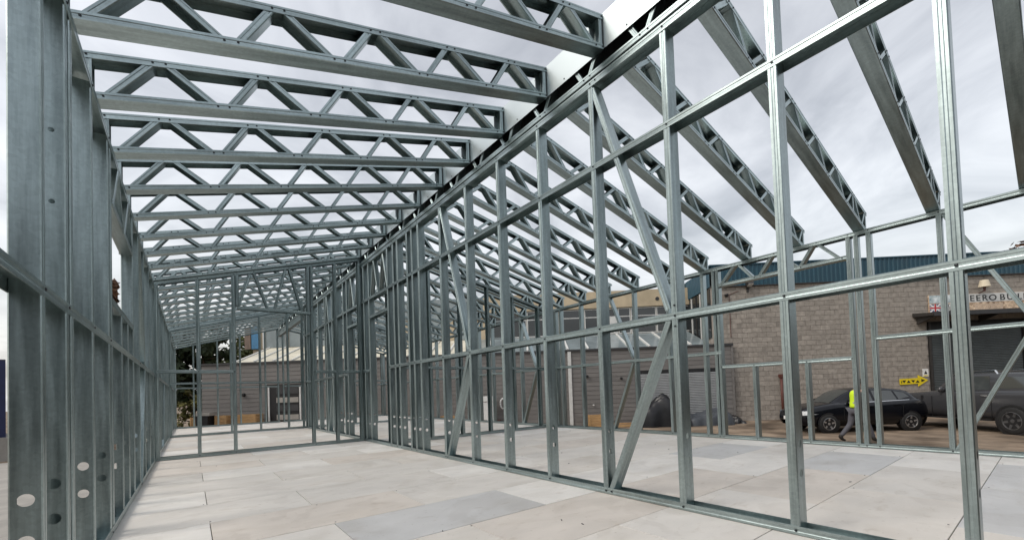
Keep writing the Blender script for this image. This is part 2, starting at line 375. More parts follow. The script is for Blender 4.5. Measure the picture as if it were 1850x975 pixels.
# ---- long left wall
lw = thing('stud_wall', (XL-.05, Y0, 0), 0, 'long left stud wall seen edge on, with a window opening below the eaves', 'stud wall', 'steel stud walls of the frame')
D0 = D; D = .078; xc = XL-D/2
LT = 2.385
LH = ((.345, .020), (.475, .020))
LH2 = LH+((1.545, .009), (1.822, .009))
for y, hl in ((-.40, LH), (.16, LH), (.76, LH), (1.36, LH), (1.965, LH), (2.30, LH2), (2.385, ()), (2.845, LH), (3.37, LH), (3.47, ()), (4.69, ()), (5.19, LH), (5.78, LH), (6.43, LH), (7.02, LH)):
    stud(lw, xc, y, 0, LT-.02, hl)
for y in (3.95, 4.32): stud(lw, xc, y, 0, 1.385, LH, 'cripple_stud')
y = 7.55
while y < YC: stud(lw, xc, y, 0, LT-.02, ()); y += .6
track_y(lw, xc, Y0+.02, YC+.05)
broken_rail(lw, xc, 1.147, [], Y0+.02, YC)
rail_y(lw, xc, 3.51, 4.69, 1.405, 'window_sill'); member('window_head', lw, (xc, 4.69, 2.005), (xc, 3.51, 2.005), X, D, .042)
for i in range(4):
    a = 3.53+i*.29; z0, z1 = (2.02, LT-.03) if i % 2 == 0 else (LT-.03, 2.02)
    member('header_web', lw, (xc, a, z0), (xc, a+.27, z1), X, .085, .034)
member('top_track', lw, (xc, Y0+.02, LT), (xc, YC+.05, LT), X, D+.004, .045)
brace(lw, (xc, 5.27, .03), (xc, 5.70, 1.11), X); brace(lw, (xc, 5.70, 1.2), (xc, 5.27, LT-.04), X)
brace(lw, (xc, 9.3, .03), (xc, 9.75, 1.11), X)
screws(lw, [(XL+.002, y+.02, z) for y in (1.965, 2.30, 2.845, 3.37, 5.19) for z in (.024, 1.147, LT-.024)], (1, 0, 0))

D = D0
# ---- long right wall
rw = thing('stud_wall', (XR+.05, Y0, 0), 0, 'outer right stud wall facing the parked cars, with a wide window opening', 'stud wall', 'steel stud walls of the frame')
xc = XR+D/2; RTp = 2.425
full = [-.40, .035, .63, 1.18, 1.36, 1.29, 2.86, 2.915, 3.08, 3.65, 4.28, 4.90, 5.50, 6.05, 6.20, 6.28, 6.80, 7.36, 7.95, 8.5, 9.1, 9.7, 10.3, 10.9, 11.5, 11.9, 12.1, 12.7, 13.3, 13.9, 14.5, 15.1, 15.95]
for y in full: stud(rw, xc, y, 0, RTp-.02, ())
for y in (1.82, 2.42): stud(rw, xc, y, 0, 1.0, (), 'cripple_stud')
track_y(rw, xc, Y0+.02, YC+.05)
rail_y(rw, xc, 1.40, 2.86, 1.005, 'window_sill'); member('window_head', rw, (xc, 2.86, 2.138), (xc, 1.40, 2.138), X, D, .042)
hb, ht = 2.16, 2.405
for p, q in (((2.81, hb), (2.60, ht)), ((2.38, hb), (2.575, ht)), ((2.31, hb), (2.14, ht)), ((1.85, hb), (2.11, ht)), ((1.845, hb), (1.69, ht)), ((1.44, hb), (1.66, ht))):
    member('header_web', rw, (xc, p[0], p[1]), (xc, q[0], q[1]), X, .085, .034)
broken_rail(rw, xc, 1.21, [(1.18, 2.86)], Y0+.02, YC)
member('top_track', rw, (xc, Y0+.02, RTp), (xc, YC+.05, RTp), X, D+.004, .048)
brace(rw, (xc, 4.80, .03), (xc, 4.34, 1.17), X); brace(rw, (xc, 4.34, 1.26), (xc, 4.80, RTp-.04), X)
brace(rw, (xc, .60, .03), (xc, .09, 1.17), X); brace(rw, (xc, .09, 1.26), (xc, .60, RTp-.04), X)
brace(rw, (xc, 7.34, .03), (xc, 6.85, 1.17), X); brace(rw, (xc, 6.85, 1.26), (xc, 7.34, RTp-.04), X)
screws(rw, [(XR-.003, y+.02, z) for y in (.035, .63, 1.18, 1.36, 1.29, 1.82, 2.42, 2.86, 2.915, 3.08, 3.65, 4.28) for z in (.024,)] + [(XR-.003, y+.02, RTp-.02) for y in (.035, .63, 1.18, 1.36, 1.66, 2.12, 2.6, 2.86, 3.08, 3.65, 4.28)] + [(XR-.003, y, 2.16) for y in (1.44, 1.85, 2.31, 2.38, 2.81)] + [(XR-.003, y+.02, 1.0) for y in (1.82, 2.42, 1.38, 2.85)], (-1, 0, 0))

# roof lines (under side of the bottom chords)
def zl(x): return 2.432+.2815*(x+.36)
def zr(x): return 2.446+.2215*(5.962-x)
# ---- cross walls
def cross(name_label, yf, x0, x1, zf, studs, rails, opening=None, ends=True):
    t = thing('stud_wall', (x0, yf, 0), 0, name_label, 'stud wall', 'steel stud walls of the frame'); yc = yf+D/2
    track_x(t, yc, x0, x1)
    for x in studs: studx(t, yc, x, 0, zf(x)-.045)
    for a, b, z in rails: rail_x(t, yc, a, b, z)
    member('top_track', t, (x1, yc, zf(x1)-.024), (x0, yc, zf(x0)-.024), Y, D+.003, .045)
    return t
ca_ = cross('partition across the left room with a doorway under a zigzag lattice header', YA, XL+.003, W-.004, zl, (-.332, .115, .54, 1.605, 1.975, 2.37), ((-.36, .50, ZR1), (1.62, W-.02, ZR1), (.57, 1.56, 2.145)))
yc = YA+D/2
for p, q in ((.60, .76), (.98, .80), (1.07, 1.235), (1.46, 1.28)): member('header_web', ca_, (p, yc, 2.16), (q, yc, zl(q)-.05), Y, .085, .034)
for x_ in (.588, 1.555): studx(ca_, yc, x_, 2.165, zl(x_)-.045, 'header_post')
screws(ca_, [(x-.02, YA-.003, z) for x in (.115, .54, 1.62, 1.975) for z in (.024, ZR1)]+[(x, YA-.003, zl(x)-.047) for x in (.1, .53, .78, 1.26, 1.6, 1.95)], (0, -1, 0))
cross('second partition of the left room, behind the zigzag doorway header', YB, XL+.003, W-.004, zl, (-.332, .20, .80, 1.40, 2.02, 2.37), ((XL+.01, W-.01, 1.20),))
cross('far end wall of the left room, beyond both partitions', YC-D, XL+.003, W-.004, zl, (-.332, .1, .70, 1.30, 2.0, 2.37), ((XL+.01, W-.01, 1.20),))
cd_ = cross('partition across the right room, behind the central wall, with sloping dark top plate', YD, W+D+.004, XR-.004, zr, (2.53, 3.25, 3.85, 4.45, 5.04, 5.70, 5.92), ((2.53, XR-.02, 1.21),))
cross('second partition of the right room, mostly hidden behind the first', YB, W+D+.004, XR-.004, zr, (2.53, 3.1, 3.7, 4.3, 4.9, 5.5, 5.92), ((2.53, 4.9, 1.21),))
cross('far end wall of the right room', YC-D, W+D+.004, XR-.004, zr, (2.53, 3.1, 3.7, 4.3, 4.9, 5.5, 5.92), ((2.53, XR-.02, 1.21),))

# ---- roof trusses
ORD = 'nearest second third fourth fifth sixth seventh eighth ninth tenth eleventh twelfth thirteenth fourteenth fifteenth sixteenth seventeenth eighteenth nineteenth twentieth twenty-first twenty-second twenty-third twenty-fourth twenty-fifth twenty-sixth twenty-seventh'.split()
TD = .1
def tmem(par, name, p, q, yc, a, b, lip=0.): return member(name, par, (p[0], yc, p[1]), (q[0], yc, q[1]), Y, a, b, lip)
def truss(yf, zf, slope, xb0, xb1, xt0, xt1, webs, posts, label, group, scb, sct, H=.222):
    t = thing('roof_truss', (xb0, yf, zf(xb0)), 0, label, 'roof truss', group); yc = yf+TD/2
    cs = 1/math.hypot(1, slope); dz = .020/cs
    tmem(t, 'bottom_chord', (xb0, zf(xb0)-dz), (xb1, zf(xb1)-dz), yc, TD, .04)
    tmem(t, 'top_chord', (xt1, zf(xt1)+H+dz), (xt0, zf(xt0)+H+dz), yc, TD, .04)
    for i, (b, u) in enumerate(webs):
        d = Vector((u-b, zf(u)+H-zf(b))).normalized(); off = Vector((d.y, -d.x))*.017
        tmem(t, 'web', (b-d.x*.004+off.x, zf(b)-d.y*.004+off.y), (u+d.x*.004+off.x, zf(u)+H+d.y*.004+off.y), yc, TD-.006, .034, .007)
    for x, s in posts:
        p, q = (x, zf(x)-.012), (x, zf(x)+H+.012)
        tmem(t, 'end_post', *((p, q) if s > 0 else (q, p)), yc, TD-.006, .036, .007)
    xb = xb1-.045 if slope > 0 else xb0+.05
    q = MB(); q.box(-.022, .022, -.002, .002, -.05, .05); q.build('end_bracket', 'steel_plate', t, world=Matrix.Translation((xb, yf+.07, zf(xb)+H*.55)))
    screws(t, [(x, yf-.0005, zf(x)) for x in scb]+[(x, yf-.0005, zf(x)+H) for x in sct], (0, -1, 0))
    return t
LWEB = [(-.345, -.149), (.157, -.091), (.216, .372), (.688, .431), (.747, .906), (1.225, .965), (1.283, 1.44), (1.762, 1.50), (1.822, 1.98), (2.29, 2.04)]
LSB = [-.355, .157, .216, .688, .747, 1.225, 1.283, 1.762, 1.822, 2.298, 2.368]; LST = [-.42, -.149, -.091, .372, .431, .906, .965, 1.44, 1.50, 1.98, 2.04, 2.368]
RWEB = []; RSB = [2.515]; RST = [2.53]
bn = [2.66+.535*i for i in range(6)]; 
for i, b in enumerate(bn):
    t0, t1 = b-.265, b+.27
    if t0 > 2.5: RWEB.append((b-.03, t0+.03))
    else: RWEB.append((b-.03, 2.53))
    RWEB.append((b+.03, t1-.03)); RSB += [b-.03, b+.03]; RST += [t1-.03, t1+.03]
RWEB += [(5.84, 5.66), (5.90, 6.03)]; RSB += [5.87, 6.05]; RST += [6.06]
JR = random.Random(99)
def copy_thing(src, dy, label):
    c = src.copy(); COL.objects.link(c); c.location.y += dy+JR.uniform(-.006, .006); c.location.z += JR.uniform(-.003, .003); c.rotation_euler.z = JR.uniform(-.0012, .0012); c['label'] = label
    PW[c] = Matrix.Translation((0, dy, 0)) @ PW[src]
    for ch in src.children:
        d = ch.copy(); COL.objects.link(d); d.parent = c
    return c
src = None
for k in range(24):
    yf = 1.873+.6*k; lab = ('nearest lattice roof truss' if k == 0 else '%s lattice roof truss from the viewer' % ORD[k])+' on the left roof slope'
    if src is None: src = truss(yf, zl, .2815, -.475, 2.378, -.475, 2.378, LWEB, ((-.435, -1), (2.372, 1)), lab, 'left roof trusses', LSB, LST)
    else: copy_thing(src, .6*k, lab)
src = None
for k in range(27):
    yf = .037+.6*k
    if yf > YC-.15: break
    lab = ('nearest lattice roof truss' if k == 0 else '%s lattice roof truss from the viewer' % ORD[k])+' on the right roof slope'
    if src is None: src = truss(yf, zr, -.2215, 2.497, 6.10, 2.497, 6.10, RWEB, ((2.505, -1), (6.07, 1), (5.62, 1)), lab, 'right roof trusses', RSB, RST, .205)
    else: copy_thing(src, .6*k, lab)
#@@BACK
# ================================================================== BLOCK WAREHOUSE (estate frame)
VW = 20.2; HB, HT = 5.40, 6.34; UL, UE = 8.80, 31.0
wh = ething('warehouse', UL, VW, ZG, 'brown block warehouse with teal corrugated upper cladding behind the parked cars', 'building')
def wl(u, v, z): return (u-UL, v-VW, z-ZG)
mb = MB(); mb.box(.0, UE-UL, .03, .3, 0, HB-ZG); mb.build('wall', 'mortar', wh)
mb = MB(); mb.box(.03, UE-UL, .31, 14, 0, HB-ZG-.05); mb.build('wall_core', 'block', wh)
DU0, DU1, DZ = 18.66, 22.75, 3.20                       # roller door
bw, bh, jt = .45, .23, .011
random.seed(3)
cand = []
for c in range(28):
    z0 = c*bh
    if z0+bh > HB-ZG+.1: continue
    for k in range(-1, 52):
        u0 = UL+(k+(.5 if c % 2 else 0))*bw; u1 = u0+bw
        u0, u1 = max(u0, UL), min(u1, UE)
        if u1-u0 < .06: continue
        z1 = z0+bh+ZG
        if u1 > DU0-.12 and u0 < DU1+.1 and z0+ZG < DZ+.05:
            if u0 < DU0-.2: u1 = DU0-.13
            elif u1 > DU1+.2: u0 = DU1+.11
            else: continue
        zc = z0+bh/2+ZG; uc = (u0+u1)/2
        hidden = (zc < 2.6 and uc < 9.6) or uc > 23.5 or (3.2 < zc < 4.6 and uc > 18) or (zc < .4 and uc > 13) or zc < -.75
        dist = (E_(uc, VW, zc)-Vector((0, 0, CAMZ))).length
        cand.append((hidden, dist, u0, u1, z0))
cand.sort()
BLK = {}
rest = MB()
for i, (hd, ds, u0, u1, z0) in enumerate(cand):
    dpt = random.uniform(-.004, .004); a = u1-u0-jt
    if i < 300:
        key = round(a, 2)
        if key not in BLK:
            q = MB(); q.box(-a/2, a/2, -.008, .05, -(bh-jt)/2, (bh-jt)/2); BLK[key] = q.mesh('block')
        link('block', BLK[key], wh, local=Matrix.Translation(((u0+u1)/2-UL, dpt, z0+bh/2)))
    else: rest.box(u0+jt/2-UL, u1-jt/2-UL, -.008+dpt, .05, z0+jt/2, z0+bh-jt/2)
o = rest.build('blocks', 'block', wh); o['kind'] = 'stuff'
# teal ribbed cladding, front sheets 1 m wide, and the gable return on the left side
def ribbed(wd, h):
    q = MB(); pitch = .2; pts = []; x = 0
    while x < wd-.001:
        pts += [(x, 0), (x+.10, 0), (x+.125, -.035), (x+.175, -.035)]; x += pitch
    pts.append((wd, 0)); q.quadstrip([[(a, b, 0) for a, b in pts], [(a, b, h) for a, b in pts]]); return q.mesh('teal')
shm = ribbed(1.0, HT-HB+.04)
for i in range(int(UE-UL)): link('cladding_sheet', shm, wh, local=Matrix.Translation((i*1.0, -.06, HB-ZG-.02)))
mb = MB(); mb.box(-.05, UE-UL, -.11, -.02, HB-ZG-.06, HB-ZG-.021); mb.build('drip_flashing', 'frame_dark', wh)
mb = MB(); mb.box(-.08, UE-UL, -.12, .05, HT-ZG+.021, HT-ZG+.08); mb.build('eaves_gutter', 'teal', wh)
for i in range(3): link('cladding_sheet', shm, wh, local=Matrix.Translation((-.06, i+1.0, HB-ZG-.02)) @ Matrix.Rotation(-math.pi/2, 4, 'Z'))
mb = MB(); mb.box(-.06, UE-UL, -.0, 14, HT-ZG-.02, HT-ZG+.02); mb.build('roof', 'teal', wh)
# dark glazed strip on the side return
for i in range(5):
    q = MB(); q.box(-.045, -.02, .1+i*.55, .1+i*.55+.5, 3.0-ZG, HB-ZG-.08); q.build('pane', 'glass', wh)
    q = MB(); q.box(-.09, -.02, .1+i*.55+.5, .1+i*.55+.55, 2.6-ZG, HB-ZG-.08); q.build('mullion', 'frame_white' if i % 2 else 'frame_dark', wh)
# roller door
def shutter(name, par, u0, u1, z0, z1, y, mt, off):
    q = MB(); pts = []; z = z0
    while z < z1-.01:
        pts += [(0, z), (-.018, z+.02), (-.018, z+.05), (0, z+.07)]; z += .078
    q.quadstrip([[(u0, y+a, b) for a, b in pts], [(u1, y+a, b) for a, b in pts]]); o = q.build(name, mt, par); o['kind'] = 'stuff'; return o
mb = MB(); mb.box(DU0-.1-UL, DU1+.1-UL, -.010, .028, 0, DZ-ZG+.1); mb.build('door_recess', 'black', wh)
dr = shutter('roller_door', wh, DU0-UL+.02, DU1-UL-.12, .02, DZ-ZG-.3, -.02, 'shutter_dark', 0)
for u in (DU0-.1, DU1-.02):
    q = MB(); q.box(u-UL, u+.1-UL, -.07, -.011, 0, DZ-ZG+.08); q.build('door_jamb', 'frame_dark', wh)
# canopy above the door
cnp = ething('canopy', 17.9, VW-.02, 3.3, 'dark flat canopy projecting above the roller door', 'canopy')
mb = MB(); mb.prism([(0, -.0, .25), (0, -1.0, .17), (0, -1.0, .30), (0, 0, .42)], (5.9, 0, 0)); mb.build('roof_sheet', 'frame_dark', cnp)
mb = MB(); mb.box(.02, 5.88, -1.035, -1.003, .14, .33); mb.build('fascia', 'subframe', cnp)
for u in (.15, 2.9, 5.7):
    q = MB(); q.prism([(u, -.02, -.1), (u, -.9, .15), (u, -.02, .22)], (.06, 0, 0)); q.build('bracket', 'frame_dark', cnp)
# ---- shop sign over the canopy
def text(parent, s, size, mt, loc, ext=.006, name='lettering', sx=1., rot=(math.pi/2, 0, 0)):
    cu = bpy.data.curves.new('t', 'FONT'); cu.body = s; cu.size = size; cu.extrude = ext; cu.align_x = 'LEFT'; cu.offset = size*.012
    to = bpy.data.objects.new('t', cu); COL.objects.link(to); bpy.context.view_layer.update()
    me = bpy.data.meshes.new_from_object(to.evaluated_get(bpy.context.evaluated_depsgraph_get())); bpy.data.objects.remove(to)
    me.materials.clear(); me.materials.append(MATS[mt])
    from mathutils import Euler
    return link(name, me, parent, local=Matrix.Translation(loc) @ Euler(rot).to_matrix().to_4x4() @ Matrix.Diagonal((sx, 1, 1, 1)))
sg = ething('shop_sign', 18.63, VW-.05, 3.73, 'long printed sign board with a flag and black lettering above the canopy', 'sign')
mb = MB(); mb.box(0, 5.0, -.02, .03, 0, .80); mb.build('board', 'sign_brick', sg)
mb = MB(); mb.box(.01, 1.5, -.024, -.0205, .42, .79); mb.build('sky_print', 'sign_sky', sg)
mb = MB(); mb.box(1.5, 4.98, -.024, -.0205, .40, .79); mb.build('name_panel', 'trim_white', sg)
mb = MB(); mb.box(2.02, 3.25, -.024, -.0205, .02, .30); mb.build('phone_panel', 'sign_tan', sg)
fl = MB(); fl.box(.02, .50, -.025, -.0205, .02, .38); fo = fl.build('flag', 'navy', sg)
q = MB()
for (x0, z0, x1, z1) in ((.02, .02, .50, .38), (.02, .38, .50, .02)):
    d = Vector((x1-x0, 0, z1-z0)).normalized(); nn = Vector((-d.z, 0, d.x))*.035; a, b = Vector((x0, -.0262, z0)), Vector((x1, -.0262, z1))
    q.poly([a+nn, a-nn, b-nn, b+nn])
q.build('saltire', 'white', fo, local=Matrix.Translation((0, 0, 0)))
q = MB(); q.box(.02, .50, -.0276, -.0268, .14, .26); q.box(.20, .32, -.02775, -.0269, .02, .38); q.build('white_cross', 'white', fo)
q = MB(); q.box(.02, .50, -.0292, -.0285, .165, .235); q.box(.225, .295, -.02935, -.0286, .02, .38); q.build('red_cross', 'red', fo)
mb = MB(); mb.box(.51, 1.25, -.024, -.0205, .02, .38); mb.build('flag_panel', 'white', sg)
text(sg, 'MADE', .20, 'ink', (.54, -.026, .22), .001); text(sg, 'BRITISH', .20, 'ink', (.54, -.026, .05), .001, sx=.75)
for i, ch in enumerate('EERO BUILD'):
    if ch != ' ': text(sg, ch, .38, 'ink', (1.80+(0, .27, .54, .84, 1.2, 1.32, 1.63, 1.95, 2.09, 2.34)[i], -.027, .455), .002, sx=1.15)
text(sg, '07970 600', .21, 'sign_brick', (2.14, -.027, .09), .001, sx=1.1)
# ---- lamp above the sign
lp = ething('wall_lamp', 20.86, VW-.32, 4.57, 'cream tapered lamp shade on a bracket above the sign', 'lamp')
mb = MB(); mb.lathe([(.21, .19), (.205, .20), (.14, .50), (.13, .505), (0, .505)], 'z', 16); mb.build('shade', 'lampshade', lp, smooth=False)
mb = MB(); mb.cyl((0, 0, 0), (0, 0, .2), .035, .05); mb.cyl((0, 0, .03), (0, .30, -.05), .02); mb.build('bracket', 'rust', lp)
# ---- arrow sign
ar = ething('arrow_sign', 17.15, VW-.03, .34, 'yellow arrow sign with black triangles pointing right, on the block wall', 'sign')
mb = MB(); mb.prism([(0, -.015, .10), (.82, -.015, .13), (.82, -.015, .0), (1.27, -.015, .28), (.82, -.015, .52), (.82, -.015, .39), (0, -.015, .37)], (0, .02, 0)); mb.build('arrow', 'yellow', ar)
q = MB()
for i in range(4):
    x = .10+i*.2
    if i % 2 == 0: q.prism([(x, -.0225, .30), (x+.17, -.0225, .30), (x+.085, -.0225, .18)], (0, .0065, 0))
    else: q.prism([(x, -.0225, .18), (x+.17, -.0225, .18), (x+.085, -.0225, .30)], (0, .0065, 0))
q.prism([(.95, -.0225, .20), (1.13, -.0225, .28), (.95, -.0225, .34)], (0, .0065, 0)); q.prism([(.05, -.0225, .30), (.10, -.0225, .18), (.05, -.0225, .18)], (0, .0065, 0))
q.build('triangles', 'ink', ar)
ws = ething('warning_sign', 18.2, VW-.03, .78, 'small white and yellow warning notice beside the roller door', 'sign')
mb = MB(); mb.box(0, .25, -.01, .01, 0, .36); mb.build('plate', 'white', ws)
mb = MB(); mb.box(.02, .23, -.0125, -.0105, .02, .07); mb.build('yellow_band', 'yellow', ws)
mb = MB(); mb.prism([(.05, -.0125, .12), (.20, -.0125, .12), (.125, -.0125, .28)], (0, .0018, 0)); mb.build('triangle_mark', 'ink', ws)
# ---- rusty pipe, floodlight, cable box
pp = ething('vent_pipe', 11.77, VW-.12, ZG, 'dark red vent pipe standing against the block wall', 'pipe')
mb = MB(); mb.cyl((0, 0, 0), (0, 0, 2.0), .055, n=12); mb.build('pipe', 'rust', pp, smooth=True)
mb = MB(); mb.box(-.085, .085, -.085, .085, 1.98, 2.13); mb.cyl((0, 0, 1.94), (0, 0, 1.99), .075, n=12); mb.build('cowl', 'rust', pp)
ft = ething('floodlight', 10.48, VW-.1, 5.15, 'floodlight on a bracket under the teal cladding', 'lamp')
mb = MB(); mb.box(-.13, .13, -.35, -.12, .10, .30, Matrix.Rotation(R(-25), 4, 'X')); mb.build('housing', 'frame_dark', ft)
mb = MB(); mb.box(-.11, .11, -.345, -.13, .088, .099, Matrix.Rotation(R(-25), 4, 'X')); mb.build('lens', 'trim_white', ft)
mb = MB(); mb.box(-.02, .02, -.15, .09, .05, .09); mb.box(-.05, .05, .06, .09, -.1, .2); mb.build('bracket', 'frame_dark', ft)
cm = ething('camera_dome', 9.45, VW-.1, 4.95, 'small dark security camera with a hanging cable on the block wall', 'camera')
mb = MB(); mb.lathe([(0, -.10), (.06, -.08), (.09, 0), (.09, .05), (0, .06)], 'z', 12); mb.build('dome', 'black', cm, smooth=True)
mb = MB(); mb.cyl((.05, .07, .0), (.6, .07, .18), .012, n=6); mb.cyl((.16, .075, -.0), (.16, .075, -2.0), .012, n=6); mb.build('cable', 'rust', cm)

# ================================================================== GREY CLAD LEAN-TO AND CREAM OFFICE BUILDING
UC0, UC1, VC, HC = -16.2, 9.55, 20.0, 2.62
cl = ething('clad_outbuilding', UC0, VC, ZG, 'long low outbuilding clad in grey-brown horizontal boards with sloping glazing on top', 'building')
mb = MB(); mb.box(.02, UC1-UC0, .02, 3.0, 0, HC-ZG-.05); mb.build('wall', 'frame_dark', cl)
DOOR = (-12.75, -11.25, 1.33); SH0, SH1, SHZ = 5.1, 9.05, 1.42
rows_ = 17; ph = (HC-ZG-.06)/rows_
CB = {}
def plank(u0, u1, r):
    key = round(u1-u0, 2)
    if key not in CB:
        q = MB(); a = u1-u0-.004; q.prism([(0, .0, .0), (0, -.022, .002), (0, -.008, ph+.012), (0, .0, ph+.012)], (a, 0, 0)); CB[key] = q.mesh('clad')
    link('cladding_board', CB[key], cl, local=Matrix.Translation((u0-UC0, .02, r*ph)))
for r in range(rows_):
    segs = [UC0, -12.95] if r % 2 else [UC0, -14.4, -12.95]
    cuts = [UC0, -12.95, -11.1, -7.0, -3.0, 1.9, 5.0, 9.1, UC1] if r % 2 else [UC0, -12.95, -11.1, -9.2, -5.1, -1.0, 1.9, 5.0, 9.1, UC1]
    for a, b in zip(cuts, cuts[1:]):
        zt = ZG+(r+1)*ph
        if (a == -12.95 and zt < DOOR[2]+.2) or (a == 5.0 and zt < SHZ+.2): continue
        plank(a, b, r)
mb = MB(); mb.box(-.05, UC1-UC0+.03, -.06, .2, HC-ZG-.06, HC-ZG+.03); mb.build('roof_edge', 'subframe', cl)
mb = MB(); mb.box(1.86-UC0, 2.02-UC0, -.05, -.004, 0, HC-ZG-.07); mb.build('corner_trim', 'trim_white', cl)
mb = MB(); mb.box(UC1-UC0-.06, UC1-UC0+.02, -.03, -.004, 0, HC-ZG-.07); mb.build('corner_trim', 'clad', cl)
# doorway as a black panel for the shaded inside, shelving slabs in front
mb = MB(); mb.box(DOOR[0]-UC0, DOOR[1]-UC0, -.004, .0195, 0, DOOR[2]-ZG); mb.build('doorway', 'black', cl)
for a, b, c_, d in ((DOOR[0]-.08, DOOR[0], 0, DOOR[2]-ZG+.08), (DOOR[1], DOOR[1]+.08, 0, DOOR[2]-ZG+.08)):
    q = MB(); q.box(a-UC0, b-UC0, -.04, -.005, c_, d); q.build('door_frame', 'trim_white', cl)
for i in range(5):
    q = MB(); q.box(DOOR[0]+.35-UC0, DOOR[1]-.05-UC0, -.035, -.006, .35+i*.42, .35+i*.42+.30-.05*(i % 2)); q.build('stacked_sheet', 'concrete' if i % 2 else 'subframe', cl)
# roller shutter in the clad wall
mb = MB(); mb.box(SH0-UC0, SH1-UC0, -.004, .0195, 0, SHZ-ZG+.12); mb.build('shutter_box', 'black', cl)
shutter('roller_shutter', cl, SH0-UC0+.08, SH1-UC0-.08, .02, SHZ-ZG-.06, -.012, 'shutter', 0)
for u, z, r_ in ((2.75, 1.35, .07), (4.35, 1.2, .06), (3.0, -.02, .04), (-14.05, 1.05, .09)):
    q = MB(); q.cyl((u-UC0, -.12, z-ZG), (u-UC0, -.003, z-ZG), r_*.8, r_, 10); q.build('wall_fitting', 'black' if z > 0.5 else 'trim_white', cl)
# sloping glazing
GV = 23.0; gl0, gl1 = HC+.04, 3.66
npan = 24; pw_ = (8.7+14.6)/npan
for i in range(npan):
    u = -14.6+i*pw_-UC0
    q = MB(); q.prism([(u+.04, .22, gl0-ZG), (u+pw_-.04, .22, gl0-ZG), (u+pw_-.04, GV-VC-.02, gl1-ZG), (u+.04, GV-VC-.02, gl1-ZG)], (0, .0, .02)); q.build('roof_pane', 'glass_pale' if u+UC0 > -3 else 'panel_pale', cl)
    q = MB(); q.prism([(u-.04, .18, gl0-ZG-.02), (u+.04, .18, gl0-ZG-.02), (u+.04, GV-VC-.02, gl1-ZG-.02), (u-.04, GV-VC-.02, gl1-ZG-.02)], (0, -.01, .09)); q.build('glazing_bar', 'trim_white', cl)
of = ething('office_building', -16.4, GV, ZG, 'cream upper storey office building with a window band above the sloping glazing', 'building')
OU = -16.4
mb = MB(); mb.box(.8, 8.78-OU, .02, 9, 0, 6.0-ZG); mb.build('wall', 'cream', of)
mb = MB(); mb.box(14.0, 8.76-OU, -.14, .018, 5.13-ZG, 6.03-ZG); mb.build('fascia', 'cream', of)
u = -2.14; i = 0; random.seed(5)
while u < 8.4:
    wd = (1.35, .72, 1.05, .66)[i % 4]
    f = MB(); f.box(u-OU, u+wd-OU, -.02, .0195, 3.70-ZG, 5.10-ZG); fo = f.build('window', 'frame_white', of)
    
    q = MB(); q.box(u+.05-OU, u+wd-.05-OU, -.032, -.021, 3.76-ZG, 4.62-ZG); q.build('pane', 'trim_white' if i == 6 else 'glass', fo)
    q = MB(); q.box(u+.05-OU, u+wd-.05-OU, -.032, -.021, 4.68-ZG, 5.05-ZG); q.build('pane', 'glass', fo)
    u += wd+.03; i += 1
# left part of the office seen through the far end of the frame
mb = MB(); mb.box(.85, 14.0, -.05, .018, 4.9-ZG, 6.0-ZG); mb.build('upper_band', 'glass_pale', of)
for a, b, mt in ((-16.0, -15.66, 'brick_brown'), (-15.60, -15.16, 'blue_panel'), (-14.95, -14.85, 'frame_white'), (-13.6, -13.5, 'frame_white'), (-12.2, -12.1, 'frame_white'), (-10.8, -10.7, 'frame_white'), (-8.5, -8.4, 'frame_white')):
    q = MB(); q.box(a-OU, b-OU, -.10, .018, 3.66-ZG, 4.9-ZG-.001); q.build('pilaster' if mt != 'blue_panel' else 'panel', mt, of)
for a in (-14.8, -13.45, -12.05, -10.6, -8.3, -6, -4, -2):
    q = MB(); q.box(a-OU, a+1.2-OU, -.03, .0195, 3.7-ZG, 4.88-ZG); q.build('window', 'glass_pale', of)
text(of, 'C', .40, 'red', (7.32-OU, -.15, 5.52-ZG), .012)
q = MB(); q.cyl((7.07-OU, -.17, 5.50-ZG), (7.07-OU, -.141, 5.50-ZG), .10, n=16); q.build('round_badge', 'subframe', of)

# ================================================================== THINGS ALONG THE CLAD WALL
def tarp(u, v, lu, lv, h, mt, label, seed, name='tarpaulin_heap'):
    rr = random.Random(seed); t = ething(name, u, v, ZG, label, 'tarpaulin'); q = MB(); n1, n2 = 40, 26; rows = []
    ph_ = [rr.uniform(0, 6) for _ in range(8)]
    for i in range(n1+1):
        row = []
        for j in range(n2+1):
            a, b = i/n1*2-1, j/n2*2-1; e = max(0, 1-abs(a)**3.2)*max(0, 1-abs(b)**3.2)
            z = h*e**.45*(.70+.18*math.sin(a*3+ph_[0])+.12*math.sin(b*4+ph_[1])+.05*math.sin(a*7+b*4+ph_[2])+.035*abs(math.sin(b*9-a*6+ph_[3]))+.03*abs(math.sin(a*14+b*3+ph_[6]))) + rr.uniform(-.006, .006)*h
            row.append((a*lu/2+.05*math.sin(b*7+ph_[4]), b*lv/2+.05*math.sin(a*9+ph_[5]), max(.0, z)))
        rows.append(row)
    q.quadstrip(rows); q.build('sheet', mt, t, smooth=True); return t
tarp(5.75, 18.9, 2.3, 1.3, 1.42, 'tarp', 'tall shiny black tarpaulin heap in front of the roller shutter', 1)
tarp(7.8, 18.9, 2.0, 1.2, .80, 'tarp_grey', 'lower grey tarpaulin heap beside the black one', 2)
tarp(9.0, 19.2, .9, .7, .36, 'tarp', 'small black sheet bundle at the foot of the block wall', 4, 'sheet_bundle')
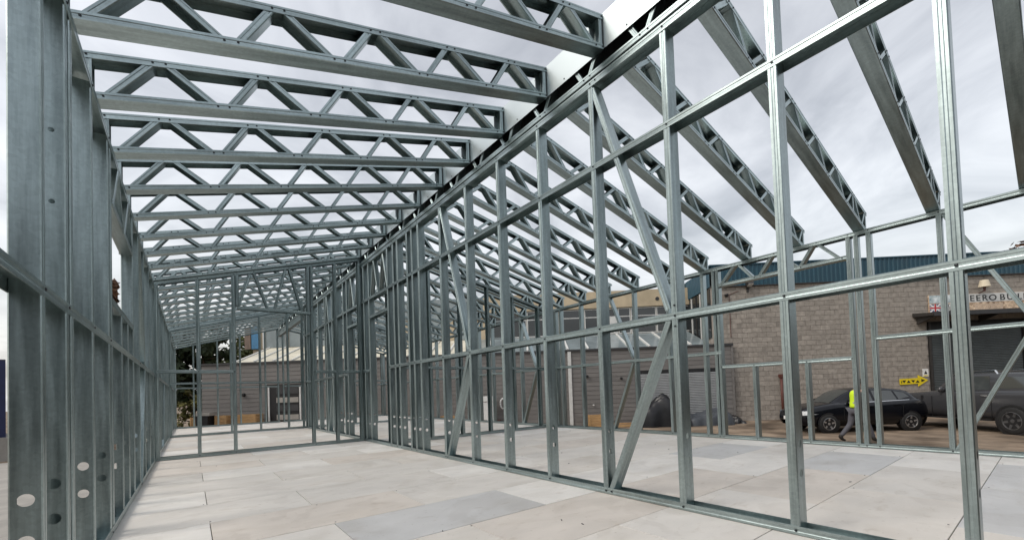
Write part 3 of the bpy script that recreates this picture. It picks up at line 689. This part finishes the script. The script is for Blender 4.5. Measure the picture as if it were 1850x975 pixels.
def crate(u, v, wd, dp, h, label, mt='wood', name='wooden_crate', rot=0., z=ZG):
    t = ething(name, u, v, z, label, 'crate', rot=rot); k = max(2, int(h/.14))
    for i in range(k):
        for sy in (0, dp):
            q = MB(); q.box(0, wd, sy-.012, sy+.012, i*h/k+.01, (i+1)*h/k-.01); q.build('slat', mt, t)
        for sx in (0, wd):
            q = MB(); q.box(sx-.012, sx+.012, .013, dp-.013, i*h/k+.01, (i+1)*h/k-.01); q.build('slat', mt, t)
    for sx in (.03, wd-.09):
        for sy in (-.035, dp+.013):
            q = MB(); q.box(sx, sx+.06, sy, sy+.022, 0, h); q.build('post', mt, t)
    q = MB(); q.box(0.02, wd-.02, .013, dp-.013, .02, .05); q.build('base', mt, t); return t
crate(2.62, 19.1, .75, .6, .56, 'open wooden crate against the clad wall near the white corner trim')
crate(3.4, 18.9, 1.6, .8, .14, 'low wooden pallet lying beside the open crate', name='pallet')
crate(-4.2, 19.2, .75, .6, .72, 'wooden crate beside the white cabinet, seen through the central wall')
crate(-16.15, 19.2, .5, .5, 1.06, 'leftmost tall wooden crate beyond the far end wall')
crate(-14.95, 19.2, .62, .5, 1.10, 'wooden crate right of the black bin beyond the far end wall')
crate(-14.0, 19.2, 1.1, .5, 1.12, 'wide wooden crate nearest the open doorway')
bb = ething('storage_bin', -15.6, 18.9, ZG, 'black plastic storage bin with a pale lid between wooden crates', 'bin')
mb = MB(); mb.prism([(0, 0, 0), (.5, 0, 0), (.56, 0, 1.12), (-.06, 0, 1.12)], (0, .45, 0)); mb.build('body', 'black', bb)
mb = MB(); mb.box(-.0, .66, -.03, .48, 1.121, 1.26); mb.build('lid', 'concrete', bb)
fz = ething('white_cabinet', -2.25, 19.2, ZG, 'white fridge-like cabinet standing against the clad wall', 'cabinet')
mb = MB(); mb.box(0, .68, 0, .5, .45, 1.32); mb.build('body', 'white', fz); mb = MB(); mb.box(-.01, .69, -.02, .5, 1.34, 1.58); mb.build('top_box', 'white', fz)
mb = MB(); mb.box(.0, .68, -.01, .5, 1.321, 1.339); mb.build('band', 'rust', fz); mb = MB(); mb.box(-.05, .85, -.05, .55, 0, .449); mb.build('plinth', 'rust', fz)
hr = ething('wall_hose', -1.3, VC-.12, .0, 'white looped hose hanging on the clad wall', 'hose')
mb = MB()
for i in range(14):
    a0, a1 = 2*math.pi*i/14, 2*math.pi*(i+1)/14; mb.cyl((.11*math.cos(a0), 0, .2+.24*math.sin(a0)), (.11*math.cos(a1), 0, .2+.24*math.sin(a1)), .035, n=8)
mb.build('loop', 'white', hr, smooth=True)
bn_ = ething('sack', -8.35, 19.3, ZG, 'narrow white bag standing against the clad wall, seen past the doorway', 'bag')
mb = MB(); mb.lathe([(.0, .0), (.10, .0), (.13, .8), (.17, 1.5), (.14, 1.7), (.05, 1.68), (0, 1.66)], 'z', 12); mb.build('bag_cloth', 'white', bn_, smooth=True)

# ================================================================== VEHICLES
def lerp(tab, x):
    if x <= tab[0][0]: return tab[0][1]
    for (a, b), (c, d) in zip(tab, tab[1:]):
        if x <= c: t = (x-a)/(c-a); t = t*t*(3-2*t) if False else t; return b+(d-b)*t
    return tab[-1][1]
def vehicle(name, label, u, v, rot, sp):
    t = ething(name, u, v, ZG, label, 'car' if name == 'parked_car' else 'pickup truck', None, rot)
    Lg = sp['L']; ns = 36; q = MB(); rows = []
    for i in range(ns+1):
        x = Lg*i/ns; zl_ = lerp(sp['low'], x); zt_ = lerp(sp['belt'], x); w_ = lerp(sp['w'], x)
        h = zt_-zl_; sec = [(w_*.80, zl_), (w_*.965, zl_+h*.10), (w_*1.0, zl_+h*.34), (w_*1.0, zl_+h*.55), (w_*.985, zl_+h*.80), (w_*.955, zl_+h*.93), (w_*.90, zt_), (w_*.5, zt_+.03), (0, zt_+.04)]
        sec = sec + [(-a, b) for a, b in sec[-2::-1]]
        rows.append([(x, a, b) for a, b in sec])
    q.quadstrip(rows); b0 = 0; nn = len(rows[0]); q.f.append(tuple(range(nn))[::-1]); q.f.append(tuple(ns*nn+i for i in range(nn)))
    q.build('body', sp['paint'], t, smooth=True)
    def side(x, tt, o=0.):
        zb_ = lerp(sp['belt'], x)-.01; zr_ = lerp(sp['roof'], x)-.07; wb = lerp(sp['w'], x)*.90; wr = sp['wr']*min(1, .92+.08*min(1, (lerp(sp['roof'], x)-zb_)/.4))
        return wb+(wr-wb)*tt+o, zb_+(zr_-zb_)*tt
    q = MB(); rows = []; c0, c1 = sp['cab']
    for i in range(31):
        x = c0+(c1-c0)*i/30; a0, b0_ = side(x, 0); a1, b1 = side(x, 1); zr_ = lerp(sp['roof'], x)
        sec = [(a0, b0_), ((a0+a1)/2, (b0_+b1)/2), (a1, b1), (a1*.88, zr_-.025), (a1*.5, zr_), (0, zr_+.008)]; sec += [(-a, b) for a, b in sec[-2::-1]]
        rows.append([(x, a, b) for a, b in sec])
    q.quadstrip(rows); nn = len(rows[0]); q.f.append(tuple(range(nn))[::-1]); q.f.append(tuple(30*nn+i for i in range(nn)))
    q.build('roof', sp['paint'], t, smooth=True)
    for s in (-1, 1):
        for wn in sp['wins']:
            q = MB(); k = 6; top = [Vector((a, 0, 0)) for a in ()]
            (xa0, ta0), (xb0, tb0), (xb1, tb1), (xa1, ta1) = wn     # lower front, lower rear, upper rear, upper front
            lo_, up = [], []
            for i in range(k+1):
                f = i/k; x_, t_ = xa0+(xb0-xa0)*f, ta0+(tb0-ta0)*f; y_, z_ = side(x_, t_, .006); lo_.append((x_, s*y_, z_))
                x_, t_ = xa1+(xb1-xa1)*f, ta1+(tb1-ta1)*f; y_, z_ = side(x_, t_, .006); up.append((x_, s*y_, z_))
            q.quadstrip([lo_, up]); q.build('side_window', 'car_glass', t, smooth=True)
        q = MB(); xs = [sp['trim'][0]+(sp['trim'][1]-sp['trim'][0])*i/12 for i in range(13)]
        q.quadstrip([[(x, s*(side(x, .03, .010)[0]), side(x, .03)[1]) for x in xs], [(x, s*(side(x, .075, .010)[0]), side(x, .075)[1]) for x in xs]]); q.build('window_trim', sp['trimmat'], t)
    for nm, xa, xb in sp['screens']:
        q = MB(); rows = []
        for i in range(7):
            x = xa+(xb-xa)*i/6; a1, b1 = side(x, 1); zr_ = lerp(sp['roof'], x)+.012; row = []
            for f in (-.80, -.5, 0, .5, .80): row.append((x+(-.012 if nm == 'windscreen' else .012), a1*f, zr_-(.028 if abs(f) > .7 else .008*(abs(f) > .2))))
            rows.append(row)
        q.quadstrip(rows); q.build(nm, 'car_glass', t, smooth=True)
    for xw in sp['axles']:
        for s in (-1, 1):
            r_, wy = sp['r'], lerp(sp['w'], xw)
            q = MB(); q.lathe([(0, 0), (r_*1.16, 0)], 'y', 28, (xw, s*(wy*1.0+.003), r_*1.02)); q.build('wheel_arch', 'black', t)
            wo = thing_child('wheel', t, (xw, s*(wy-.02), r_))
            q = MB(); q.lathe([(r_*.60, s*.04), (r_*.66, s*.045), (r_*.93, s*.042), (r_, s*.015), (r_, s*-.19), (r_*.9, s*-.21)], 'y', 28); q.build('tyre', 'rubber', wo, smooth=True)
            q = MB(); q.lathe([(r_*.66, s*.043), (r_*.63, s*.046), (r_*.60, s*.030), (r_*.58, s*-.03), (0, s*-.035)], 'y', 28); q.build('rim', sp['rimback'], wo, smooth=True)
            q = MB(); nsp = sp['spokes']
            for i in range(nsp):
                a = 2*math.pi*i/nsp+.2; ca_, sa_ = math.cos(a), math.sin(a); px, pz = -sa_, ca_
                for hw0, hw1 in ((.055, .045),):
                    q.prism([(ca_*r_*.08+px*hw0*r_*1.8, s*.018, sa_*r_*.08+pz*hw0*r_*1.8), (ca_*r_*.62+px*hw1*r_*1.6, s*.030, sa_*r_*.62+pz*hw1*r_*1.6), (ca_*r_*.62-px*hw1*r_*1.6, s*.030, sa_*r_*.62-pz*hw1*r_*1.6), (ca_*r_*.08-px*hw0*r_*1.8, s*.018, sa_*r_*.08-pz*hw0*r_*1.8)], (0, -s*.03, 0))
            q.cyl((0, s*-.03, 0), (0, s*.028, 0), r_*.17, r_*.13, 14); q.lathe([(r_*.655, s*.047), (r_*.62, s*.05), (r_*.60, s*.03)], 'y', 28); q.build('spokes', sp['rim'], wo)
    for s in (-1, 1):
        q = MB(); xm = sp['mirror']; ym, zm = side(xm, .12, .0)
        q.lathe([(.0, -.0), (.09, .02), (.11, .09), (.10, .18), (.0, .20)], 'y', 12, (xm, 0, zm+.03)); 
        q.v = [(xm+(a-xm)*.55, s*(ym+b), zm+.03+(c-zm-.03)*.85) for a, b, c in q.v]; q.build('mirror', sp['paint'], t, smooth=True)
        for xh_ in sp['handles']:
            y_ = lerp(sp['w'], xh_)*.985; zb_ = lerp(sp['belt'], xh_); q = MB(); q.box(xh_-.10, xh_+.10, s*y_-.02, s*y_+.025, zb_-.16, zb_-.125); q.build('door_handle', sp['handlemat'], t)
        for x0, x1, z0, z1 in sp['lamps']:
            q = MB(); k = 6; a_, b_ = [], []
            for i in range(k+1):
                x = x0+(x1-x0)*i/k; y_ = lerp(sp['w'], x)+.006; a_.append((x-.01, s*y_*.985, z0+(z1-z0)*.25*i/k)); b_.append((x-.01, s*y_*.955, z1+.02*i/k))
            q.quadstrip([a_, b_]); q.build('headlight', 'lens', t, smooth=True)
        for xd in sp['doors']:
            y_ = lerp(sp['w'], xd); zb_ = lerp(sp['belt'], xd); q = MB(); q.box(xd-.004, xd+.004, s*y_-.012, s*y_+.002, .42, zb_-.15); q.build('door_gap', 'black', t)
    return t
def thing_child(name, par, loc):
    o = bpy.data.objects.new(name, None); COL.objects.link(o); o.parent = par; o.matrix_basis = Matrix.Translation(loc); PW[o] = PW[par] @ o.matrix_basis; return o
hatch = dict(L=4.15, paint='paint_black', r=.31, axles=(.80, 3.44), spokes=5, rim='alloy', rimback='black', wr=.60, cab=(1.05, 3.98),
    low=[(0, .40), (.1, .26), (.4, .20), (3.7, .22), (4.0, .32), (4.15, .46)],
    belt=[(0, .60), (.10, .72), (.35, .83), (.75, .91), (1.10, .965), (1.5, .97), (2.4, .99), (3.3, 1.02), (3.8, 1.04), (4.0, 1.0), (4.15, .80)],
    w=[(0, .56), (.12, .70), (.35, .79), (.8, .835), (1.2, .845), (3.2, .845), (3.7, .81), (4.0, .75), (4.15, .66)],
    roof=[(1.05, .96), (1.35, 1.18), (1.65, 1.36), (1.9, 1.44), (2.3, 1.475), (2.9, 1.46), (3.4, 1.39), (3.62, 1.34), (3.8, 1.20), (3.98, 1.03)],
    wins=[((1.42, .12), (2.32, .10), (2.28, .93), (1.95, .93)), ((2.40, .10), (3.10, .12), (3.02, .92), (2.36, .93)), ((3.16, .14), (3.55, .40), (3.40, .86), (3.09, .91))],
    trim=(1.40, 3.50), trimmat='chrome', screens=[('windscreen', 1.10, 1.80), ('rear_screen', 3.64, 3.92)], mirror=1.52, handles=(2.15, 3.02), handlemat='paint_black', lamps=[(.08, .50, .60, .74)], doors=(1.30, 2.36, 3.20))
pc = vehicle('parked_car', 'black hatchback with silver alloy wheels parked by the block wall', 9.96-.80, 14.46+.845, 0, hatch)
mb = MB(); mb.box(-.022, -.002, -.26, .26, .43, .55); po = mb.build('number_plate', 'white', pc)
text(po, 'MF10', .11, 'ink', (-.024, .17, .45), .001, rot=(math.pi/2, 0, -math.pi/2))
mb = MB(); mb.box(-.012, .01, -.40, .40, .60, .66); mb.build('grille', 'rubber', pc)
truck = dict(L=5.35, paint='paint_grey', r=.40, axles=(.92, 4.15), spokes=6, rim='alloy_dark', rimback='black', wr=.70, cab=(1.55, 5.22),
    low=[(0, .55), (.15, .42), (.5, .38), (4.7, .40), (5.1, .55), (5.35, .62)],
    belt=[(0, .98), (.10, 1.10), (.5, 1.17), (1.2, 1.22), (1.7, 1.25), (3.6, 1.27), (4.4, 1.28), (5.25, 1.28), (5.35, 1.22)],
    w=[(0, .74), (.15, .86), (.45, .92), (5.1, .92), (5.35, .88)],
    roof=[(1.55, 1.24), (1.9, 1.55), (2.2, 1.76), (2.5, 1.83), (3.6, 1.84), (4.2, 1.82), (4.9, 1.80), (5.1, 1.72), (5.22, 1.30)],
    wins=[((2.0, .10), (2.78, .08), (2.74, .92), (2.42, .92)), ((2.86, .08), (3.50, .10), (3.42, .92), (2.82, .92)), ((3.78, .16), (4.85, .16), (4.80, .86), (3.74, .86))],
    trim=(2.0, 3.5), trimmat='paint_grey', screens=[('windscreen', 1.60, 2.30)], mirror=2.10, handles=(2.70, 3.42), handlemat='chrome', lamps=[(.06, .40, .88, 1.06)], doors=(1.75, 2.82, 3.62))
pk = vehicle('pickup_truck', 'dark grey double cab pickup with hard top parked at the right edge', 13.95+.92, 12.78+4.15, -math.pi/2, truck)
for s in (-1, 1):
    q = MB(); q.cyl((2.35, s*.62, 1.87), (3.50, s*.62, 1.89), .022, n=8); q.cyl((3.50, s*.62, 1.89), (3.85, s*.75, 1.50), .022, n=8); q.cyl((2.35, s*.62, 1.87), (2.25, s*.62, 1.78), .022, n=8); q.build('roof_rail', 'chrome', pk)
    q = MB(); q.box(1.35, 1.42, s*.92-.01, s*.92+.012, .98, 1.12); q.build('wing_vent', 'black', pk)
    q = MB(); q.box(1.5, 3.6, s*.88-.06, s*.88+.06, .36, .41); q.build('side_step', 'black', pk)

# ================================================================== PERSON walking behind the right wall
pe = ething('person', 9.20, 12.25, ZG, 'person in a yellow high-visibility vest and grey trousers walking past the parked black car', 'person', None, math.pi)
def skin(name, verts, edges, mt, par, lvl=2, root=0):
    me = bpy.data.meshes.new('m'); me.from_pydata([v[:3] for v in verts], edges, []); me.materials.append(MATS[mt])
    o = link(name, me, par); o.modifiers.new('s', 'SKIN'); sl = me.skin_vertices[0].data
    for i, v in enumerate(verts): sl[i].radius = (v[3], v[4] if len(v) > 4 else v[3])
    sl[root].use_root = True
    o.modifiers['s'].use_smooth_shade = True; md = o.modifiers.new('d', 'SUBSURF'); md.levels = lvl; md.render_levels = lvl
    return o
# x = direction of u (walks towards -u), y away, z up
bv = [(0, 0, .95, .15, .11), (-.02, 0, 1.15, .14, .105), (-.04, 0, 1.36, .17, .11), (-.05, 0, 1.47, .075), (-.07, 0, 1.56, .055), (-.085, 0, 1.64, .085, .075), (-.09, 0, 1.74, .075, .07),
      (-.03, .10, .88, .09), (-.20, .11, .50, .062), (-.34, .11, .11, .043), (-.45, .11, .035, .035),
      (.03, -.10, .88, .09), (.10, -.11, .50, .062), (.38, -.12, .16, .043), (.30, -.12, .035, .035),
      (-.04, .20, 1.41, .06), (.06, .25, 1.15, .048), (-.03, .25, .92, .036), (-.07, .25, .85, .03),
      (-.04, -.20, 1.41, .06), (-.14, -.25, 1.15, .048), (-.28, -.23, .96, .036), (-.34, -.22, .91, .03)]
be = [(0, 1), (1, 2), (2, 3), (3, 4), (4, 5), (5, 6), (0, 7), (7, 8), (8, 9), (9, 10), (0, 11), (11, 12), (12, 13), (13, 14), (2, 15), (15, 16), (16, 17), (17, 18), (2, 19), (19, 20), (20, 21), (21, 22)]
# five separate fingers on each hand
for (hi, dx, dz) in ((18, -.03, -.05), (22, -.05, -.03)):
    hx, hy, hz = bv[hi][:3]
    for f in range(5):
        yy = hy+(-.028+.018*f) if f < 4 else hy; Lf = (.055, .07, .065, .05, .045)[f]; b = len(bv)
        ox = 0 if f < 4 else -.035
        bv += [(hx+dx*.7+ox*.6, yy, hz+dz*.5, .010), (hx+dx+ox, yy, hz+dz-Lf*.5, .009), (hx+dx+ox-.012, yy, hz+dz-Lf, .008)]; be += [(hi, b), (b, b+1), (b+1, b+2)]
skin('body', bv, be, 'skin', pe)
s_ = lambda idx, g: [(*bv[i][:3], *(r_+g for r_ in bv[i][3:])) for i in idx]
skin('trousers', s_([0, 7, 8, 9, 11, 12, 13], .014), [(0, 1), (1, 2), (2, 3), (0, 4), (4, 5), (5, 6)], 'denim', pe)
skin('jacket', s_([1, 2, 15, 16, 17, 19, 20, 21, 0], .014), [(0, 1), (1, 2), (2, 3), (3, 4), (1, 5), (5, 6), (6, 7), (0, 8)], 'jacket', pe)
vv = [(0, 0, .94, .175, .14), (0, 0, 1.02, .175, .135), (-.02, 0, 1.18, .17, .135), (-.03, 0, 1.36, .205, .15), (-.04, 0, 1.47, .14, .115)]
ve = skin('vest', vv, [(0, 1), (1, 2), (2, 3), (3, 4)], 'hivis', pe)
q = MB(); q.lathe([(.165, 0), (.169, .005), (.169, .045), (.165, .05)], 'z', 20); q.v = [(x*.9-.01, y*1.0, z+1.08) for x, y, z in q.v]; q.build('reflective_band', 'concrete', ve)
for i, (a, b) in enumerate(((9, 10), (13, 14))):
    A, B = Vector(bv[a][:3]), Vector(bv[b][:3])
    skin('boot', [(A.x, A.y, A.z+.06, .06), (A.x+.01, A.y, A.z-.03, .058), (B.x+.03, B.y, B.z+.02, .05, .04), (B.x-.05, B.y, B.z+.012, .042, .035)], [(0, 1), (1, 2), (2, 3)], 'boot', pe)
q = MB(); n_ = 14
q.lathe([(.093, -.05), (.098, .02), (.085, .075), (.05, .105), (0, .112)], 'z', n_, (-.075, 0, 1.69)); q.build('hair', 'hair', pe, smooth=True)
for s in (-1, 1):
    q = MB(); q.lathe([(0, -.012), (.012, 0), (0, .012)], 'z', 8, (-.163, s*.03, 1.665)); q.build('eye', 'ink', pe, smooth=True)

# ================================================================== TREES, HEDGE, CONTAINER
def tree(x, y, h, rc, label, mt, nl=5000, seed=0, base=.25, name='tree', ls=.22, zg=ZG, cat='tree', rz=1.0):
    rr = random.Random(seed); t = thing(name, (x, y, zg), 0, label, cat, 'trees round the yard' if cat == 'tree' else None)
    q = MB(); pr_ = Vector((0, 0, 0)); rad = h*.022+.03; tips = []
    n = 6
    for i in range(n):
        nx = pr_+Vector((rr.uniform(-.12, .12)*h*.12, rr.uniform(-.12, .12)*h*.12, h*.86/n)); q.cyl(pr_, nx, rad*(1-i/n*.8), rad*(1-(i+1)/n*.8), 8, False)
        if i >= 1:
            for _ in range(3):
                a = rr.uniform(0, 6.28); ln = rc*rr.uniform(.5, .95); tip = nx+Vector((math.cos(a)*ln, math.sin(a)*ln, ln*rr.uniform(.1, .7))); q.cyl(nx, tip, rad*(1-i/n)*.5+.012, .008, 5, False); tips.append(tip)
        pr_ = nx
    tips.append(pr_); q.build('trunk', 'bark', t, smooth=True)
    cz = h*(base+(1-base)/2); cl_ = []
    for i in range(int(26+h*2)):
        a, b = rr.uniform(0, 6.28), math.acos(rr.uniform(-1, 1)); rad2 = rr.uniform(.45, 1.0)
        cl_.append((Vector((math.cos(a)*math.sin(b)*rc*rad2, math.sin(a)*math.sin(b)*rc*rad2, cz+math.cos(b)*h*(1-base)/2*rad2*rz)), rc*rr.uniform(.18, .36)))
    cl_ += [(tp, rc*.25) for tp in tips]
    q = MB()
    for i in range(nl):
        c, r_ = rr.choice(cl_); d = Vector((rr.gauss(0, 1), rr.gauss(0, 1), rr.gauss(0, .8))); d = d.normalized()*r_*rr.random()**.4; p = c+d
        if p.z < .05: continue
        nrm = (d.normalized()+Vector((rr.uniform(-.7, .7), rr.uniform(-.7, .7), rr.uniform(-.2, .9)))).normalized(); ax = nrm.orthogonal().normalized(); bx = nrm.cross(ax); th = rr.uniform(0, 6.28)
        u_ = (ax*math.cos(th)+bx*math.sin(th))*ls*rr.uniform(.6, 1.2); v_ = (bx*math.cos(th)-ax*math.sin(th))*ls*.45
        q.poly([p-u_, p+v_, p+u_, p-v_])
    q.build('crown', mt, t); return t
TL_ = 'tree beyond the far end of the frame'
tree(-1.9, 30, 6.2, 2.2, 'dense dark evergreen '+TL_+', leftmost', 'leaf_dark', 6500, 1, .04)
tree(.7, 31, 6.0, 1.5, 'dark evergreen '+TL_+', second from the left', 'leaf_dark', 4500, 2, .03)
tree(2.9, 36, 6.8, 2.0, 'loose mid-green '+TL_+', with sky showing through', 'leaf_mid', 1500, 3, .15)
tree(4.7, 38, 7.0, 1.9, 'thin olive '+TL_+', nearest the office building', 'leaf_olive', 1300, 4, .15)
tree(-2.75, 24, 7.2, 1.0, 'russet tree seen through the left window opening', 'leaf_rust', 2600, 9, .15)
tree(.15, 27.5, 2.3, .9, 'low yellow-green shrub under the dark evergreens', 'leaf_olive', 1800, 5, .0, 'shrub', .10, cat='shrub')
p = E_(31.5, 27, ZG); tree(p.x, p.y, 9.9, 2.4, 'tree top rising above the teal warehouse roof, left of the pair', 'leaf_rust', 2600, 6, .3)
p = E_(34.2, 26, ZG); tree(p.x, p.y, 10.1, 2.0, 'tree top rising above the teal warehouse roof, right of the pair', 'leaf_rust', 2200, 8, .3)
ct = thing('shipping_container', (-7.42, 21.4, -.20), R(15), 'dark blue shipping container with white and orange lettering at the left edge', 'container')
q = MB(); pts = []; xx = 0
while xx < 2.4: pts += [(xx, 0), (xx+.07, 0), (xx+.10, .035), (xx+.17, .035)]; xx += .2
pts.append((2.42, 0)); q.quadstrip([[(a, b, .12) for a, b in pts], [(a, b, 2.55) for a, b in pts]]); q.build('end_panel', 'blue', ct)
q = MB(); q.box(0, 2.43, .05, 6.0, .1, 2.61); q.build('body', 'blue', ct)
for x in (0, 2.33):
    q = MB(); q.box(x-.02, x+.12, -.04, .045, .0, 2.65); q.build('corner_post', 'blue', ct)
q = MB(); q.box(-.02, 2.45, -.035, .044, 2.551, 2.67); q.box(-.02, 2.45, -.035, .044, .0, .119); q.build('end_rail', 'frame_dark', ct)
text(ct, 'C', .26, 'white', (2.10, -.03, .62), .004); text(ct, 'S', .22, 'sign_brick', (2.12, -.03, .25), .004)
q = MB(); q.box(-.2, 2.6, -.3, 6.1, ZG+.2, -.002); q.build('plinth', 'concrete', ct)

# ================================================================== ADDED UNIT BEHIND THE VIEWPOINT (unseen, gives the steel something dark to reflect)
ub = thing('added_dark_unit', (-22, -8.0, ZG), 0, 'unseen dark clad unit added behind the viewpoint to darken reflections in the steel', 'building')
q = MB(); pts = []; xx = 0
while xx < 55: pts += [(xx, 0), (xx+.30, 0), (xx+.36, .06), (xx+.64, .06)]; xx += .7
pts.append((55, 0)); q.quadstrip([[(a, b, 0) for a, b in pts], [(a, b, 5.4) for a, b in pts]]); q.build('wall', 'shutter_dark', ub)
q = MB(); q.box(0, 55, -12, -.01, 0, 5.35); q.build('wall_core', 'frame_dark', ub)
q = MB(); q.prism([(-.2, .3, 5.45), (-.2, -6, 6.6), (-.2, -12.3, 5.45)], (55.4, 0, 0)); q.build('roof', 'subframe', ub)
for x in (9, 27, 43):
    q = MB(); q.box(x, x+4, .07, .12, 0, 4.2); q.build('door', 'frame_dark', ub)
